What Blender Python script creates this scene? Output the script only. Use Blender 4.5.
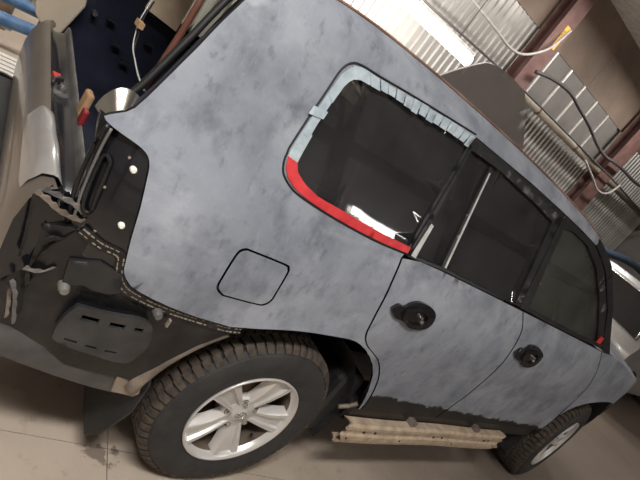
import bpy, bmesh, math, random
import numpy as np
from mathutils import Vector, Matrix
from mathutils.geometry import delaunay_2d_cdt
random.seed(7)
S = bpy.context.scene
C = S.collection
for o in list(bpy.data.objects): bpy.data.objects.remove(o)

# ------------------------------------------------------------------ camera
# x = forwards along the car, y = away from the viewer, z = up (metres); rear axle at x = 0
CAM = (-1.3126, -1.0830, 1.6519); YAW, PITCH, ROLL, FPX = 0.7569, -0.2947, 0.6503, 534.66
fw = Vector((math.sin(YAW)*math.cos(PITCH), math.cos(YAW)*math.cos(PITCH), math.sin(PITCH)))
rt = fw.cross(Vector((0,0,1))).normalized(); up = rt.cross(fw)
r2 = math.cos(ROLL)*rt + math.sin(ROLL)*up; u2 = -math.sin(ROLL)*rt + math.cos(ROLL)*up
cd = bpy.data.cameras.new('camera'); cam = bpy.data.objects.new('camera', cd); C.objects.link(cam)
cam.matrix_world = Matrix(((r2.x,u2.x,-fw.x,CAM[0]),(r2.y,u2.y,-fw.y,CAM[1]),(r2.z,u2.z,-fw.z,CAM[2]),(0,0,0,1)))
cd.sensor_width = 36; cd.lens = 36*FPX/640; cd.clip_start = .02
S.camera = cam
# ------------------------------------------------------------------ world, exposure
w = bpy.data.worlds.new('world'); S.world = w; w.use_nodes = True
w.node_tree.nodes['Background'].inputs[0].default_value = (.55,.58,.62,1)
w.node_tree.nodes['Background'].inputs[1].default_value = .15
S.view_settings.view_transform = 'Standard'; S.view_settings.look = 'None'
S.view_settings.exposure = 0.0; S.view_settings.gamma = 1
S.view_settings.use_curve_mapping = False
# lamps; the high far row is unseen, added to brighten the far wall (fixture bodies are built further down): x, y, z, length, watts, direction of the light
LAMPS = [(-1.7,-1.4,3.4,1.5,135,'down'), (1.4,-2.6,3.5,1.5,17,'down'), (-1.2,3.4,4.2,1.5,80,'down'), (3.2,4.3,4.8,1.5,95,'down'), (6.6,4.3,4.8,1.5,95,'down'), (10.2,4.3,4.8,1.5,95,'down')]
WALL_LAMP = (3.15, 4.5, 2.555, 2.0, 110)
def area(name, loc, sx, sy, power, rot, col=(1,.965,.93), parent=None):
    l = bpy.data.lights.new(name,'AREA'); l.shape='RECTANGLE'; l.size=sx; l.size_y=sy; l.energy=power; l.color=col
    o = bpy.data.objects.new(name,l); C.objects.link(o); o.location=loc; o.rotation_euler=rot
    if parent: o.parent = parent
    return o

# ------------------------------------------------------------------ materials
def lin(c):
    return tuple(((v/255)/12.92 if v/255<=.04045 else ((v/255+.055)/1.055)**2.4) for v in c)+(1,)
def nd(t, kind, **kw):
    n = t.nodes.new(kind)
    for k,v in kw.items():
        if k in n.inputs: n.inputs[k].default_value = v
        else: setattr(n,k,v)
    return n
MATS = {}
def mat(name, col, rough=.6, metal=0, col2=None, scale=8, lo=.35, hi=.65, bump=0, bscale=60, coat=0, spec=.5, stretch=None, emit=None):
    m = bpy.data.materials.new(name); m.use_nodes = True; t = m.node_tree; p = t.nodes['Principled BSDF']
    p.inputs['Roughness'].default_value = rough; p.inputs['Metallic'].default_value = metal
    p.inputs['Coat Weight'].default_value = coat; p.inputs['Specular IOR Level'].default_value = spec
    co = nd(t,'ShaderNodeTexCoord'); v = co.outputs['Object']
    if stretch:
        mp = nd(t,'ShaderNodeMapping'); mp.inputs['Scale'].default_value = stretch; t.links.new(v,mp.inputs[0]); v = mp.outputs[0]
    n = nd(t,'ShaderNodeTexNoise',Scale=scale,Detail=6,Roughness=.6); t.links.new(v,n.inputs['Vector'])
    r = nd(t,'ShaderNodeValToRGB'); r.color_ramp.elements[0].position=lo; r.color_ramp.elements[1].position=hi
    r.color_ramp.elements[0].color = lin(col); r.color_ramp.elements[1].color = lin(col2 or tuple(min(255,c*1.12+3) for c in col))
    t.links.new(n.outputs['Fac'],r.inputs[0]); t.links.new(r.outputs[0],p.inputs['Base Color'])
    if bump:
        b = nd(t,'ShaderNodeBump',Strength=bump,Distance=.01); n2 = nd(t,'ShaderNodeTexNoise',Scale=bscale,Detail=4)
        t.links.new(v,n2.inputs['Vector']); t.links.new(n2.outputs['Fac'],b.inputs['Height']); t.links.new(b.outputs[0],p.inputs['Normal'])
    if emit:
        p.inputs['Emission Color'].default_value = emit[:3]+(1,); p.inputs['Emission Strength'].default_value = emit[3]
    MATS[name] = m
    return m
def primer_mat(name, ragged=None):
    # sanded light-grey primer with cloudy dark smudges of guide coat; 'ragged' = height where the bare black sill shows under it
    m = mat(name,(126,132,142),.5,0,(157,162,171),2.3,.34,.66,.05,180,spec=.35)
    t = m.node_tree; p = t.nodes['Principled BSDF']; base = p.inputs['Base Color'].links[0].from_socket
    co = nd(t,'ShaderNodeTexCoord')
    def layer(prev, scale, lo, hi, col, amt, stretch=(1,1,1), detail=7, dist=0):
        mp = nd(t,'ShaderNodeMapping'); mp.inputs['Scale'].default_value=stretch; t.links.new(co.outputs['Object'],mp.inputs[0])
        n = nd(t,'ShaderNodeTexNoise',Scale=scale,Detail=detail,Roughness=.62,Distortion=dist); t.links.new(mp.outputs[0],n.inputs['Vector'])
        r = nd(t,'ShaderNodeMapRange'); r.inputs[1].default_value=lo; r.inputs[2].default_value=hi; r.inputs[4].default_value=amt
        t.links.new(n.outputs['Fac'],r.inputs[0])
        x = nd(t,'ShaderNodeMix',data_type='RGBA'); t.links.new(r.outputs[0],x.inputs[0]); t.links.new(prev,x.inputs[6]); x.inputs[7].default_value=lin(col)
        return x.outputs[2]
    c = layer(base,3.2,.46,.74,(84,91,104),.65,(1,1,1.4),9,.1)
    c = layer(c,8,.50,.80,(66,72,85),.66,(1.3,1,.9),8,.1)
    c = layer(c,20,.57,.78,(52,57,69),.55,(1.4,1,.8),6,.1)
    c = layer(c,5,.56,.80,(182,185,190),.45,(.7,1,1.8),7,.1)
    c = layer(c,30,.60,.85,(172,176,182),.4,(1.6,1,.5),4,0)
    if ragged is not None:
        sx = nd(t,'ShaderNodeSeparateXYZ'); t.links.new(co.outputs['Object'],sx.inputs[0])
        n = nd(t,'ShaderNodeTexNoise',Scale=17,Detail=9,Roughness=.75); t.links.new(co.outputs['Object'],n.inputs['Vector'])
        a = nd(t,'ShaderNodeMath',operation='MULTIPLY_ADD'); a.inputs[1].default_value=.13; t.links.new(n.outputs['Fac'],a.inputs[0]); t.links.new(sx.outputs[2],a.inputs[2])
        # sill line falls slightly towards the front
        sl = nd(t,'ShaderNodeMath',operation='MULTIPLY_ADD'); sl.inputs[1].default_value=.042; t.links.new(sx.outputs[0],sl.inputs[0]); t.links.new(a.outputs[0],sl.inputs[2])
        r = nd(t,'ShaderNodeMapRange'); r.inputs[1].default_value=ragged+.006; r.inputs[2].default_value=ragged-.004; t.links.new(sl.outputs[0],r.inputs[0])
        x = nd(t,'ShaderNodeMix',data_type='RGBA'); t.links.new(r.outputs[0],x.inputs[0]); t.links.new(c,x.inputs[6]); x.inputs[7].default_value=lin((30,30,31)); c = x.outputs[2]
    t.links.new(c,p.inputs['Base Color'])
    return m
PRIMER = primer_mat('sanded_primer'); PRIMER_DOOR = primer_mat('sanded_primer_over_black_sill', .690)
BLACK = mat('black_body_paint',(14,15,18),.18,0,(22,23,28),4,coat=.4)
NAVY = mat('navy_black_interior',(34,37,52),.4,0,(48,51,68),5)
SATIN = mat('satin_black_plastic',(30,30,32),.45,0,(44,44,44),7,bump=.05,bscale=90)
DUSTY = mat('dusty_black_metal',(15,15,17),.33,0,(44,43,42),9,.42,.82,.12,70)
GREYMETAL = mat('dusty_grey_metal',(84,85,88),.42,.15,(128,124,118),6,.35,.7,.06,80)
TANMETAL = mat('worn_champagne_paint',(84,77,71),.5,.2,(136,125,113),9)
CHAMP = mat('champagne_paint',(112,104,96),.3,.45,(126,117,107),3,coat=.3)
SILVER = mat('silver_paint',(176,174,172),.3,.55,(192,190,187),4,coat=.3)
RUBBER = mat('tyre_rubber',(38,38,39),.75,0,(52,51,50),14,bump=.1,bscale=150)
TREAD = mat('dusty_tread_rubber',(50,45,41),.85,0,(92,80,68),30,.35,.75)
GROOVE = mat('tread_groove_rubber',(24,22,21),.9)
ALLOY = mat('silver_alloy',(198,196,193),.32,.35,(212,210,207),6,coat=.2)
ALLOYD = mat('alloy_barrel_dusty',(74,66,58),.6,.3,(104,92,80),9)
BRAKE = mat('rusty_brake',(66,48,38),.7,.2,(104,78,58),14)
CHROME = mat('bright_steel',(190,188,184),.22,.9)
WHITEPL = mat('white_plastic_plug',(232,228,214),.45)
TAPEB = mat('pale_blue_masking_tape',(146,162,172),.5,0,(182,194,200),26,.3,.7,.35,60)
TAPER = mat('red_masking_tape',(186,34,42),.5,0,(214,62,66),14,bump=.15,bscale=50)
SEALW = mat('pale_sealant',(112,105,95),.7,0,(150,141,126),40)
STRIPW = mat('pale_grey_strip',(176,180,178),.5,0,(206,208,204),20)
BROWNSEAL = mat('brown_weather_strip',(92,56,44),.6,0,(110,68,52),10)
ROOFSEAL = mat('red_brown_roof_strip',(98,64,56),.55,0,(150,122,104),5)
FRAMEM = mat('scuffed_black_window_frame',(22,22,24),.35,0,(36,36,38),10)
SCUFF = mat('scuffed_frame_top',(30,30,32),.45,0,(128,130,134),22,.50,.72)
STEP = mat('dirty_beige_rail',(150,132,112),.8,0,(196,178,155),18,.3,.7,.2,60)
SEATM = mat('beige_seat_cloth',(150,140,112),.85,0,(176,164,132),12)
SEATD = mat('dark_seat_cloth',(44,44,44),.85,0,(58,58,56),12)
RED = mat('red_plastic',(190,36,36),.5)
STEELRED = mat('red_oxide_steel',(98,70,66),.7,0,(120,90,84),5)
BROWNB = mat('brown_board',(116,100,88),.8,0,(134,116,102),1.5)
SHEET = mat('galvanised_sheet',(150,146,141),.42,.5,(178,174,168),2.5,stretch=(1,1,.2))
SHEETD = mat('weathered_grey_sheet',(112,108,103),.6,.2,(128,123,117),2)
RIBW = mat('bright_rib',(212,208,202),.4,.3)
PIPEM = mat('cream_painted_pipe',(132,124,110),.55,0,(150,140,124),6)
CABLE = mat('grey_black_cable',(62,58,57),.6)
CONDUIT = mat('light_grey_conduit',(150,145,141),.5)
YELLOW = mat('yellow_paint',(206,164,66),.6)
DARKPANEL = mat('dark_grey_bonnet_paint',(150,143,140),.55,0,(160,153,150),2)
CEIL = mat('ceiling_boards',(205,202,197),.9)
WALLN = mat('painted_block_wall',(196,193,188),.85,0,(208,205,200),3)
BLUE = mat('blue_machine_paint',(62,104,150),.5,0,(104,136,170),12,.4,.7)
IVORY = mat('ivory_plastic',(196,182,162),.55,0,(208,196,177),5)
WHITES = mat('white_slats',(206,202,194),.6)
CARD = mat('brown_cardboard',(150,118,86),.9,0,(184,150,112),9)
CLUT = mat('dirty_clutter',(92,80,70),.85,0,(150,128,104),7,.35,.65)
BLKRUB = mat('black_hose',(20,20,20),.6)
def glass_mat(name, tint, rough=.02, dust=.05):
    m = bpy.data.materials.new(name); m.use_nodes=True; t=m.node_tree; t.nodes.remove(t.nodes['Principled BSDF'])
    out=t.nodes['Material Output']; tr=nd(t,'ShaderNodeBsdfTransparent'); tr.inputs[0].default_value=tint+(1,)
    gl=nd(t,'ShaderNodeBsdfGlossy'); gl.inputs['Roughness'].default_value=rough; gl.inputs[0].default_value=(.9,.9,.9,1)
    fr=nd(t,'ShaderNodeFresnel',IOR=1.5); mx=nd(t,'ShaderNodeMixShader')
    t.links.new(fr.outputs[0],mx.inputs[0]); t.links.new(tr.outputs[0],mx.inputs[1]); t.links.new(gl.outputs[0],mx.inputs[2]); df=nd(t,'ShaderNodeBsdfDiffuse'); df.inputs[0].default_value=lin((156,156,160))
    co=nd(t,'ShaderNodeTexCoord'); nz=nd(t,'ShaderNodeTexNoise',Scale=5,Detail=7,Roughness=.65); t.links.new(co.outputs['Object'],nz.inputs['Vector'])
    mr=nd(t,'ShaderNodeMapRange'); mr.inputs[1].default_value=.3; mr.inputs[2].default_value=.75; mr.inputs[3].default_value=dust*.6; mr.inputs[4].default_value=dust*1.6; t.links.new(nz.outputs['Fac'],mr.inputs[0])
    m2=nd(t,'ShaderNodeMixShader'); t.links.new(mr.outputs[0],m2.inputs[0]); t.links.new(mx.outputs[0],m2.inputs[1]); t.links.new(df.outputs[0],m2.inputs[2])
    t.links.new(m2.outputs[0],out.inputs[0])
    return m
GLASS_DARK = glass_mat('privacy_glass',(.34,.33,.31),.03,.06)
GLASS_GREEN = glass_mat('green_tinted_glass',(.72,.78,.54),.02,.09)
GLASS_CLEAR = glass_mat('clear_glass',(.85,.88,.85),.02,.03)
def floor_mat():
    m = mat('dusty_concrete_floor',(168,154,139),.8,0,(192,177,161),1.6,.3,.7,.12,90)
    t=m.node_tree; p=t.nodes['Principled BSDF']; base=p.inputs['Base Color'].links[0].from_socket
    g=nd(t,'ShaderNodeNewGeometry')
    n=nd(t,'ShaderNodeTexNoise',Scale=14,Detail=8,Roughness=.7); t.links.new(g.outputs['Position'],n.inputs['Vector'])
    r=nd(t,'ShaderNodeMapRange'); r.inputs[1].default_value=.56; r.inputs[2].default_value=.75; r.inputs[4].default_value=.55; t.links.new(n.outputs['Fac'],r.inputs[0])
    x=nd(t,'ShaderNodeMix',data_type='RGBA'); t.links.new(r.outputs[0],x.inputs[0]); t.links.new(base,x.inputs[6]); x.inputs[7].default_value=lin((128,114,101)); c=x.outputs[2]
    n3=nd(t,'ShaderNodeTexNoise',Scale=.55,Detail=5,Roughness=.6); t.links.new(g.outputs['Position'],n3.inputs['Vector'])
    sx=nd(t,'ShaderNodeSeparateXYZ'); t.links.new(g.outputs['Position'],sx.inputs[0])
    ad=nd(t,'ShaderNodeMath',operation='MULTIPLY_ADD'); ad.inputs[1].default_value=.16; t.links.new(sx.outputs[0],ad.inputs[0]); t.links.new(n3.outputs['Fac'],ad.inputs[2])  # floor darkens towards the front: dimmer light painted in, along with dirt noise
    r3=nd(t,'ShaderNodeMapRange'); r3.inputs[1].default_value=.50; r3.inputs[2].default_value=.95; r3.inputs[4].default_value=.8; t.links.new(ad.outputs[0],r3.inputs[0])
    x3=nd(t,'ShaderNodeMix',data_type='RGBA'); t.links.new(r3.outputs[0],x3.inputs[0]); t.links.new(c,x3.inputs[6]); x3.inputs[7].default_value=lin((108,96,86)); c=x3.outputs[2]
    # wet oily stains on the slab behind the rear tyre, and one pale paint spot
    def spot(c,cx,cy,rad,wob,col,amt,sc=6):
        d=nd(t,'ShaderNodeVectorMath',operation='DISTANCE'); d.inputs[1].default_value=(cx,cy,0); t.links.new(g.outputs['Position'],d.inputs[0])
        nn=nd(t,'ShaderNodeTexNoise',Scale=sc,Detail=6,Roughness=.65); t.links.new(g.outputs['Position'],nn.inputs['Vector'])
        a=nd(t,'ShaderNodeMath',operation='MULTIPLY_ADD'); a.inputs[1].default_value=wob; t.links.new(nn.outputs['Fac'],a.inputs[0]); t.links.new(d.outputs['Value'],a.inputs[2])
        q=nd(t,'ShaderNodeMapRange'); q.inputs[1].default_value=rad+wob*.5; q.inputs[2].default_value=rad+wob*.5-.02; q.inputs[4].default_value=amt; t.links.new(a.outputs[0],q.inputs[0])
        y=nd(t,'ShaderNodeMix',data_type='RGBA'); t.links.new(q.outputs[0],y.inputs[0]); t.links.new(c,y.inputs[6]); y.inputs[7].default_value=lin(col); return y.outputs[2]
    c=spot(c,-.36,.175,.05,.30,(92,79,68),.7,13)
    c=spot(c,-.30,.19,.02,.16,(66,56,48),.75,18)
    c=spot(c,-.56,.50,.018,.01,(196,180,162),.8)
    t.links.new(c,p.inputs['Base Color'])
    return m
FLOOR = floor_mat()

# ------------------------------------------------------------------ mesh helpers
def tag(o, label=None, cat=None, group=None, kind=None):
    if label: o['label']=label
    if cat: o['category']=cat
    if group: o['group']=group
    if kind: o['kind']=kind
    return o
def empty(name, loc=(0,0,0)):
    o=bpy.data.objects.new(name,None); C.objects.link(o); o.location=loc; o.empty_display_size=.1; return o
def link(name, me, m, parent=None):
    o=bpy.data.objects.new(name,me); C.objects.link(o)
    if m and not me.materials: me.materials.append(m)
    if parent:
        o.parent=parent
        bpy_off = parent.matrix_world if False else None
    return o
def mesh(name, v, f, m, parent=None, smooth=False, loc=None):
    me=bpy.data.meshes.new(name); me.from_pydata([tuple(map(float,a)) for a in v],[],f); me.update()
    if smooth:
        for p in me.polygons: p.use_smooth=True
    o=link(name,me,m,parent)
    if loc: o.location=loc
    return o
class MB:
    def __init__(s): s.v=[]; s.f=[]
    def add(s,v,f):
        n=len(s.v); s.v+= [tuple(a) for a in v]; s.f+=[tuple(i+n for i in q) for q in f]; return s
    def box(s,a,b,M=None):
        x0,y0,z0=a; x1,y1,z1=b
        v=[(x0,y0,z0),(x1,y0,z0),(x1,y1,z0),(x0,y1,z0),(x0,y0,z1),(x1,y0,z1),(x1,y1,z1),(x0,y1,z1)]
        if M: v=[tuple(M@Vector(q)) for q in v]
        return s.add(v,[(0,3,2,1),(4,5,6,7),(0,1,5,4),(1,2,6,5),(2,3,7,6),(3,0,4,7)])
    def tube(s,pts,r,n=8,cap=True):
        P=[Vector(p) for p in pts]; V=[]; F=[]; ref=Vector((0,0,1))
        for i,p in enumerate(P):
            d=(P[min(i+1,len(P)-1)]-P[max(i-1,0)]).normalized()
            a=d.cross(ref)
            if a.length<.05: a=d.cross(Vector((1,0,0)))
            a.normalize(); b=a.cross(d); rr=r[i] if isinstance(r,(list,tuple)) else r
            V+=[tuple(p+rr*(math.cos(k*2*math.pi/n)*a+math.sin(k*2*math.pi/n)*b)) for k in range(n)]
        for i in range(len(P)-1):
            for k in range(n): F.append((i*n+k,i*n+(k+1)%n,(i+1)*n+(k+1)%n,(i+1)*n+k))
        if cap: F+= [tuple(range(n)),tuple(reversed(range((len(P)-1)*n,len(P)*n)))]
        return s.add(V,F)
    def lathe(s,prof,n=48,axis='y',cen=(0,0,0)):   # prof: (radius, along-axis)
        V=[];F=[];k=len(prof)
        for i in range(n):
            a=2*math.pi*i/n
            for r,h in prof:
                if axis=='y': V.append((cen[0]+r*math.cos(a),cen[1]+h,cen[2]+r*math.sin(a)))
                else: V.append((cen[0]+r*math.cos(a),cen[1]+r*math.sin(a),cen[2]+h))
        for i in range(n):
            j=(i+1)%n
            for q in range(k-1): F.append((i*k+q,i*k+q+1,j*k+q+1,j*k+q))
        return s.add(V,F)
    def grid(s,fn,nu,nv):
        V=[fn(i/nu,j/nv) for i in range(nu+1) for j in range(nv+1)]
        F=[(i*(nv+1)+j,(i+1)*(nv+1)+j,(i+1)*(nv+1)+j+1,i*(nv+1)+j+1) for i in range(nu) for j in range(nv)]
        return s.add(V,F)
    def build(s,name,m,parent=None,smooth=False,loc=None,fix=True,bevel=0):
        o=mesh(name,s.v,s.f,m,parent,False,loc)
        if fix or bevel:
            b=bmesh.new(); b.from_mesh(o.data)
            if bevel: bmesh.ops.bevel(b,geom=list(b.edges),offset=bevel,segments=2,affect='EDGES',profile=.5)
            bmesh.ops.recalc_face_normals(b,faces=b.faces); b.to_mesh(o.data); b.free()
        if smooth:
            for p in o.data.polygons: p.use_smooth=True
            if smooth!='all':
                o.data.set_sharp_from_angle(angle=math.radians(38))
        return o
def arc(P,n=4):    # Catmull-Rom through 2D/3D points
    P=[np.array(p,float) for p in P]; out=[]
    for i in range(len(P)-1):
        a=P[max(i-1,0)];b=P[i];c=P[i+1];d=P[min(i+2,len(P)-1)]
        for k in range(n):
            t=k/n; out.append(tuple(.5*(2*b+(c-a)*t+(2*a-5*b+4*c-d)*t*t+(3*b-a-3*c+d)*t**3)))
    out.append(tuple(P[-1])); return out

# ------------------------------------------------------------------ car body side surface
WID=1.97
ZT=[-1,0,.45,.6,.75,.95,1.08,1.20,1.24,1.68,1.72,1.75,1.775,1.80]
YT=[.2,.10,.055,.035,.03,.02,.032,.062,.078,.195,.213,.245,.295,.37]
def ys(x,z):
    x=np.asarray(x,float); z=np.asarray(z,float)
    y=sum(np.interp(z+o,ZT,YT) for o in(-.03,-.015,0,.015,.03))/5
    y=y+.5*np.maximum(0,-.6-x)**2+.16*np.maximum(0,x-2.7)**2+.10*np.maximum(0,x-3.0)**2
    for ax in(0,2.85):
        d=np.hypot(x-ax,z-.385); y=y-.018*np.exp(-((d-.47)/.06)**2)
    return y
def dens(P,s=.02,closed=True):
    out=[]; n=len(P)
    for i in range(n if closed else n-1):
        a=np.array(P[i],float); b=np.array(P[(i+1)%n],float); k=max(1,int(math.ceil(np.linalg.norm(b-a)/s)))
        out+=[tuple(a+(b-a)*q/k) for q in range(k)]
    if not closed: out.append(tuple(P[-1]))
    return out
def inside(px,pz,poly):
    x=np.asarray(px);z=np.asarray(pz);r=np.zeros(x.shape,bool);n=len(poly)
    for i in range(n):
        x0,z0=poly[i];x1,z1=poly[(i+1)%n]
        if z0==z1: continue
        c=((z0>z)!=(z1>z))&(x<(x1-x0)*(z-z0)/(z1-z0)+x0); r^=c
    return r
def panel(name, outline, m, parent=None, off=0., thick=.012, holes=(), grid=.04, mirror=False, seg=.02, surf=None, bow=None, edge=None):
    """a pressed panel: outline in (x, z) laid on the body side surface, with thickness; mirror puts it on the far side"""
    sf=surf or ys
    O=dens(outline,seg); H=[dens(h,seg) for h in holes]
    V=[Vector(p) for p in O]; E=[(i,(i+1)%len(O)) for i in range(len(O))]
    for h in H:
        n=len(V); V+=[Vector(p) for p in h]; E+=[(n+i,n+(i+1)%len(h)) for i in range(len(h))]
    B=np.array([tuple(v) for v in V])
    x0,z0=B.min(0); x1,z1=B.max(0)
    gx,gz=np.meshgrid(np.arange(x0+grid/2,x1,grid),np.arange(z0+grid/2,z1,grid)); gx=gx.ravel(); gz=gz.ravel()
    if len(gx):
        k=inside(gx,gz,O)
        for h in H: k&=~inside(gx,gz,h)
        gx=gx[k]; gz=gz[k]
        if len(gx):
            dm=np.sqrt(((np.stack([gx,gz],1)[:,None]-B[None])**2).sum(2)).min(1); k=dm>grid*.4
            V+=[Vector((a,b)) for a,b in zip(gx[k],gz[k])]
    vv,ee,ff,*_=delaunay_2d_cdt(V,E,[],0,1e-6)
    A=np.array([tuple(v) for v in vv]); T=np.array([f for f in ff])
    cen=A[T].mean(1); k=inside(cen[:,0],cen[:,1],O)
    for h in H: k&=~inside(cen[:,0],cen[:,1],h)
    T=T[k]
    a=A[T]; ar=(a[:,1,0]-a[:,0,0])*(a[:,2,1]-a[:,0,1])-(a[:,1,1]-a[:,0,1])*(a[:,2,0]-a[:,0,0])
    T[ar<0]=T[ar<0][:,::-1]
    y=sf(A[:,0],A[:,1])+off
    if bow is not None: y=y+bow(A[:,0],A[:,1])
    n=len(A); F3=[tuple(int(i) for i in t) for t in T]
    cnt={}
    for t in F3:
        for q in range(3):
            e=(t[q],t[(q+1)%3]); cnt[e]=1
    bd=[e for e in cnt if (e[1],e[0]) not in cnt]
    front=np.stack([A[:,0],y,A[:,1]],1); back=front+[0,thick,0]
    Vn=list(map(tuple,front))+list(map(tuple,back)); F=F3+[(t[2]+n,t[1]+n,t[0]+n) for t in F3]
    nb=len(F)
    for e in bd:
        q=len(Vn); Vn+=[tuple(front[e[0]]),tuple(front[e[1]]),tuple(back[e[1]]),tuple(back[e[0]])]; F.append((q+3,q+2,q+1,q))
    if mirror:
        Vn=[(p[0],WID-p[1],p[2]) for p in Vn]; F=[tuple(reversed(f)) for f in F]
    me=bpy.data.meshes.new(name); me.from_pydata([tuple(map(float,p)) for p in Vn],[],F)
    sm=[True]*nb+[False]*(len(F)-nb); me.polygons.foreach_set('use_smooth',sm); me.update()
    if edge:
        me.materials.append(m); me.materials.append(edge); me.polygons.foreach_set('material_index',[0]*len(F3)+[1]*(len(F)-len(F3)))
    used=set(i for f in F for i in f)
    if len(used)<len(Vn):
        b=bmesh.new(); b.from_mesh(me); bmesh.ops.delete(b,geom=[v for v in b.verts if not v.link_faces],context='VERTS'); b.to_mesh(me); b.free()
    return link(name,me,m,parent)
def ribbon(pts, w0, w1):   # polygon between two polylines
    return list(w0)+list(reversed(w1))

# ================================================================== the hall
YW=6.0
fl=mesh('floor',[(-6,-5,-.02),(15,-5,-.02),(15,YW,-.02),(-6,YW,-.02)],[(0,1,2,3)],mat('floor_joint_dirt',(84,74,66),.9)); tag(fl,kind='structure')
def clip(P):      # keep a slab inside the walls
    for ax,val,sg in((0,-6,1),(0,15,-1),(1,-5,1),(1,YW,-1)):
        out=[]
        for i in range(len(P)):
            p,q=P[i],P[(i+1)%len(P)]; dp=(p[ax]-val)*sg; dq=(q[ax]-val)*sg
            if dp>=0: out.append(p)
            if dp*dq<0: k=dp/(dp-dq); out.append((p[0]+(q[0]-p[0])*k,p[1]+(q[1]-p[1])*k))
        P=out
        if len(P)<3: return None
    return P
ca,sa=math.cos(math.radians(-9.9)),math.sin(math.radians(-9.9))
for i in range(-3,6):
    for j in range(-3,4):
        g=.002; P=clip([(-.325+ca*p-sa*q,.197+sa*p+ca*q) for p,q in((3*i+g,3*j+g),(3*i+3-g,3*j+g),(3*i+3-g,3*j+3-g),(3*i+g,3*j+3-g))])
        if not P: continue
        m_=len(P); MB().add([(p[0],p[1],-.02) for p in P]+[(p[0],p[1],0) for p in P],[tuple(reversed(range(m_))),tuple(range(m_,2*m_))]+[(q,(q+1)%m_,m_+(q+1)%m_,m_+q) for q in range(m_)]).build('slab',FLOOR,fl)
tag(mesh('ceiling',[(-6,-5,5.2),(-6,YW,5.2),(15,YW,5.2),(15,-5,5.2)],[(0,1,2,3)],CEIL),kind='structure')
tag(mesh('wall_near',[(-6,-5,-.02),(-6,-5,5.2),(15,-5,5.2),(15,-5,-.02)],[(0,1,2,3)],WALLN),kind='structure')
tag(mesh('wall_rear',[(-6,-5,-.02),(-6,YW,-.02),(-6,YW,5.2),(-6,-5,5.2)],[(0,1,2,3)],WALLN),kind='structure')
tag(mesh('wall_front',[(15,-5,-.02),(15,-5,5.2),(15,YW,5.2),(15,YW,-.02)],[(0,1,2,3)],SHEETD),kind='structure')
wn=bpy.data.objects['wall_near']
for z0,z1 in((1.15,1.3),(3.25,3.45)): MB().box((-6,-4.99,z0),(15,-4.86,z1)).build('reflection_girt',STEELRED,wn)  # unseen girts, added for the lines they mirror in the side windows
for xx in(-3.2,.6,4.0,7.4,10.8): MB().box((xx-.15,-4.99,0),(xx+.15,-4.84,5.19)).build('post',STEELRED,wn)
wf=mesh('wall_far',[(-6,YW+.05,-.02),(15,YW+.05,-.02),(15,YW+.05,5.2),(-6,YW+.05,5.2)],[(0,1,2,3)],SHEETD); tag(wf,kind='structure')
def corr(x0,x1,z0,z1,pitch,depth,m,name='corrugated_sheet'):
    b=MB(); P=[]; x=x0
    while x<x1-1e-6:
        for dx,d in((0,0),(.30,0),(.42,1),(.62,1),(.74,0)): 
            if x+dx*pitch<=x1: P.append((x+dx*pitch,YW-.005-d*depth))
        x+=pitch
    P.append((x1,YW-.005))
    V=[(p[0],p[1],z0) for p in P]+[(p[0],p[1],z1) for p in P]; n=len(P)
    F=[(i,i+1,n+i+1,n+i) for i in range(n-1)]
    return b.add(V,F).build(name,m,wf,fix=False)
x=-6.
while x<14.9:
    x1=min(x+1.05,15)
    if x1<=6.7 or x>=10.5:
        corr(x,x1,0,3.97,.15,.03,SHEET)
    else:
        corr(x,x1,0,2.98,.15,.03,SHEET)
    x=x1
# plainer grey sheets of the upper bay, with thin bright vertical ribs
for k in range(6):
    xa=6.6+k*.67
    MB().box((xa+.01,YW-.02,3.02),(xa+.66,YW+.03,3.97)).build('grey_sheet',SHEETD,wf)
    MB().box((xa-.025,YW-.05,3.02),(xa+.025,YW-.02,3.97)).build('rib',RIBW,wf)
x=-6.
while x<15:
    MB().box((x+.004,YW-.015,3.98),(min(x+2.1,15)-.004,YW+.04,5.2)).build('upper_board',BROWNB,wf); x+=2.1
def column(xc,label,w=.30):
    t=empty('steel_column',(xc,YW-.2,0)); tag(t,label,'column','steel columns on the far wall')
    MB().box((-w/2,-.16,0),(w/2,-.145,5.2)).build('flange',STEELRED,t)
    MB().box((-w/2,.1,0),(w/2,.115,5.2)).build('flange',STEELRED,t)
    MB().box((-.01,-.145,0),(.01,.1,5.2)).build('web',STEELRED,t)
    return t
c1=column(6.62,'red-oxide steel column with a yellow paint mark near its top',.40)
MB().box((.0,-.165,3.82),(.12,-.158,4.25)).build('paint_mark',YELLOW,c1)
column(11.05,'red-oxide steel column nearer the right edge, crossed by black cable',.55)
# service pipe and cables along the far wall
p=empty('wall_pipe',(0,0,0)); tag(p,'cream horizontal pipe running along the corrugated wall','pipe')
MB().tube([(6.9,5.74,2.99),(14.8,5.74,3.02)],.08,12).build('pipe_run',PIPEM,p,'all')
for xx in(7.6,9.4,12.6): MB().lathe([(.081,-.03),(.09,-.03),(.09,.03),(.081,.03)],16).build('pipe_bracket',STEELRED,p).matrix_local=Matrix.Translation((xx,5.74,2.985+(xx-4.6)*.004))@Matrix.Rotation(math.pi/2,4,'Z')
def cable(name,pts,y,r,m,label,cat='cable'):
    o=MB().tube([(a[0],y,a[1]) for a in arc(pts,4)],r,8).build(name,m,None,'all'); tag(o,label,cat); return o
cable('conduit',[(3.2,3.45),(4.52,3.36),(4.89,3.35),(5.31,3.33),(5.71,3.31),(6.04,3.37),(6.33,3.56),(6.55,3.82),(6.66,4.2)],5.55,.024,CONDUIT,'light grey conduit sagging across the sheets up to the column')
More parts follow.
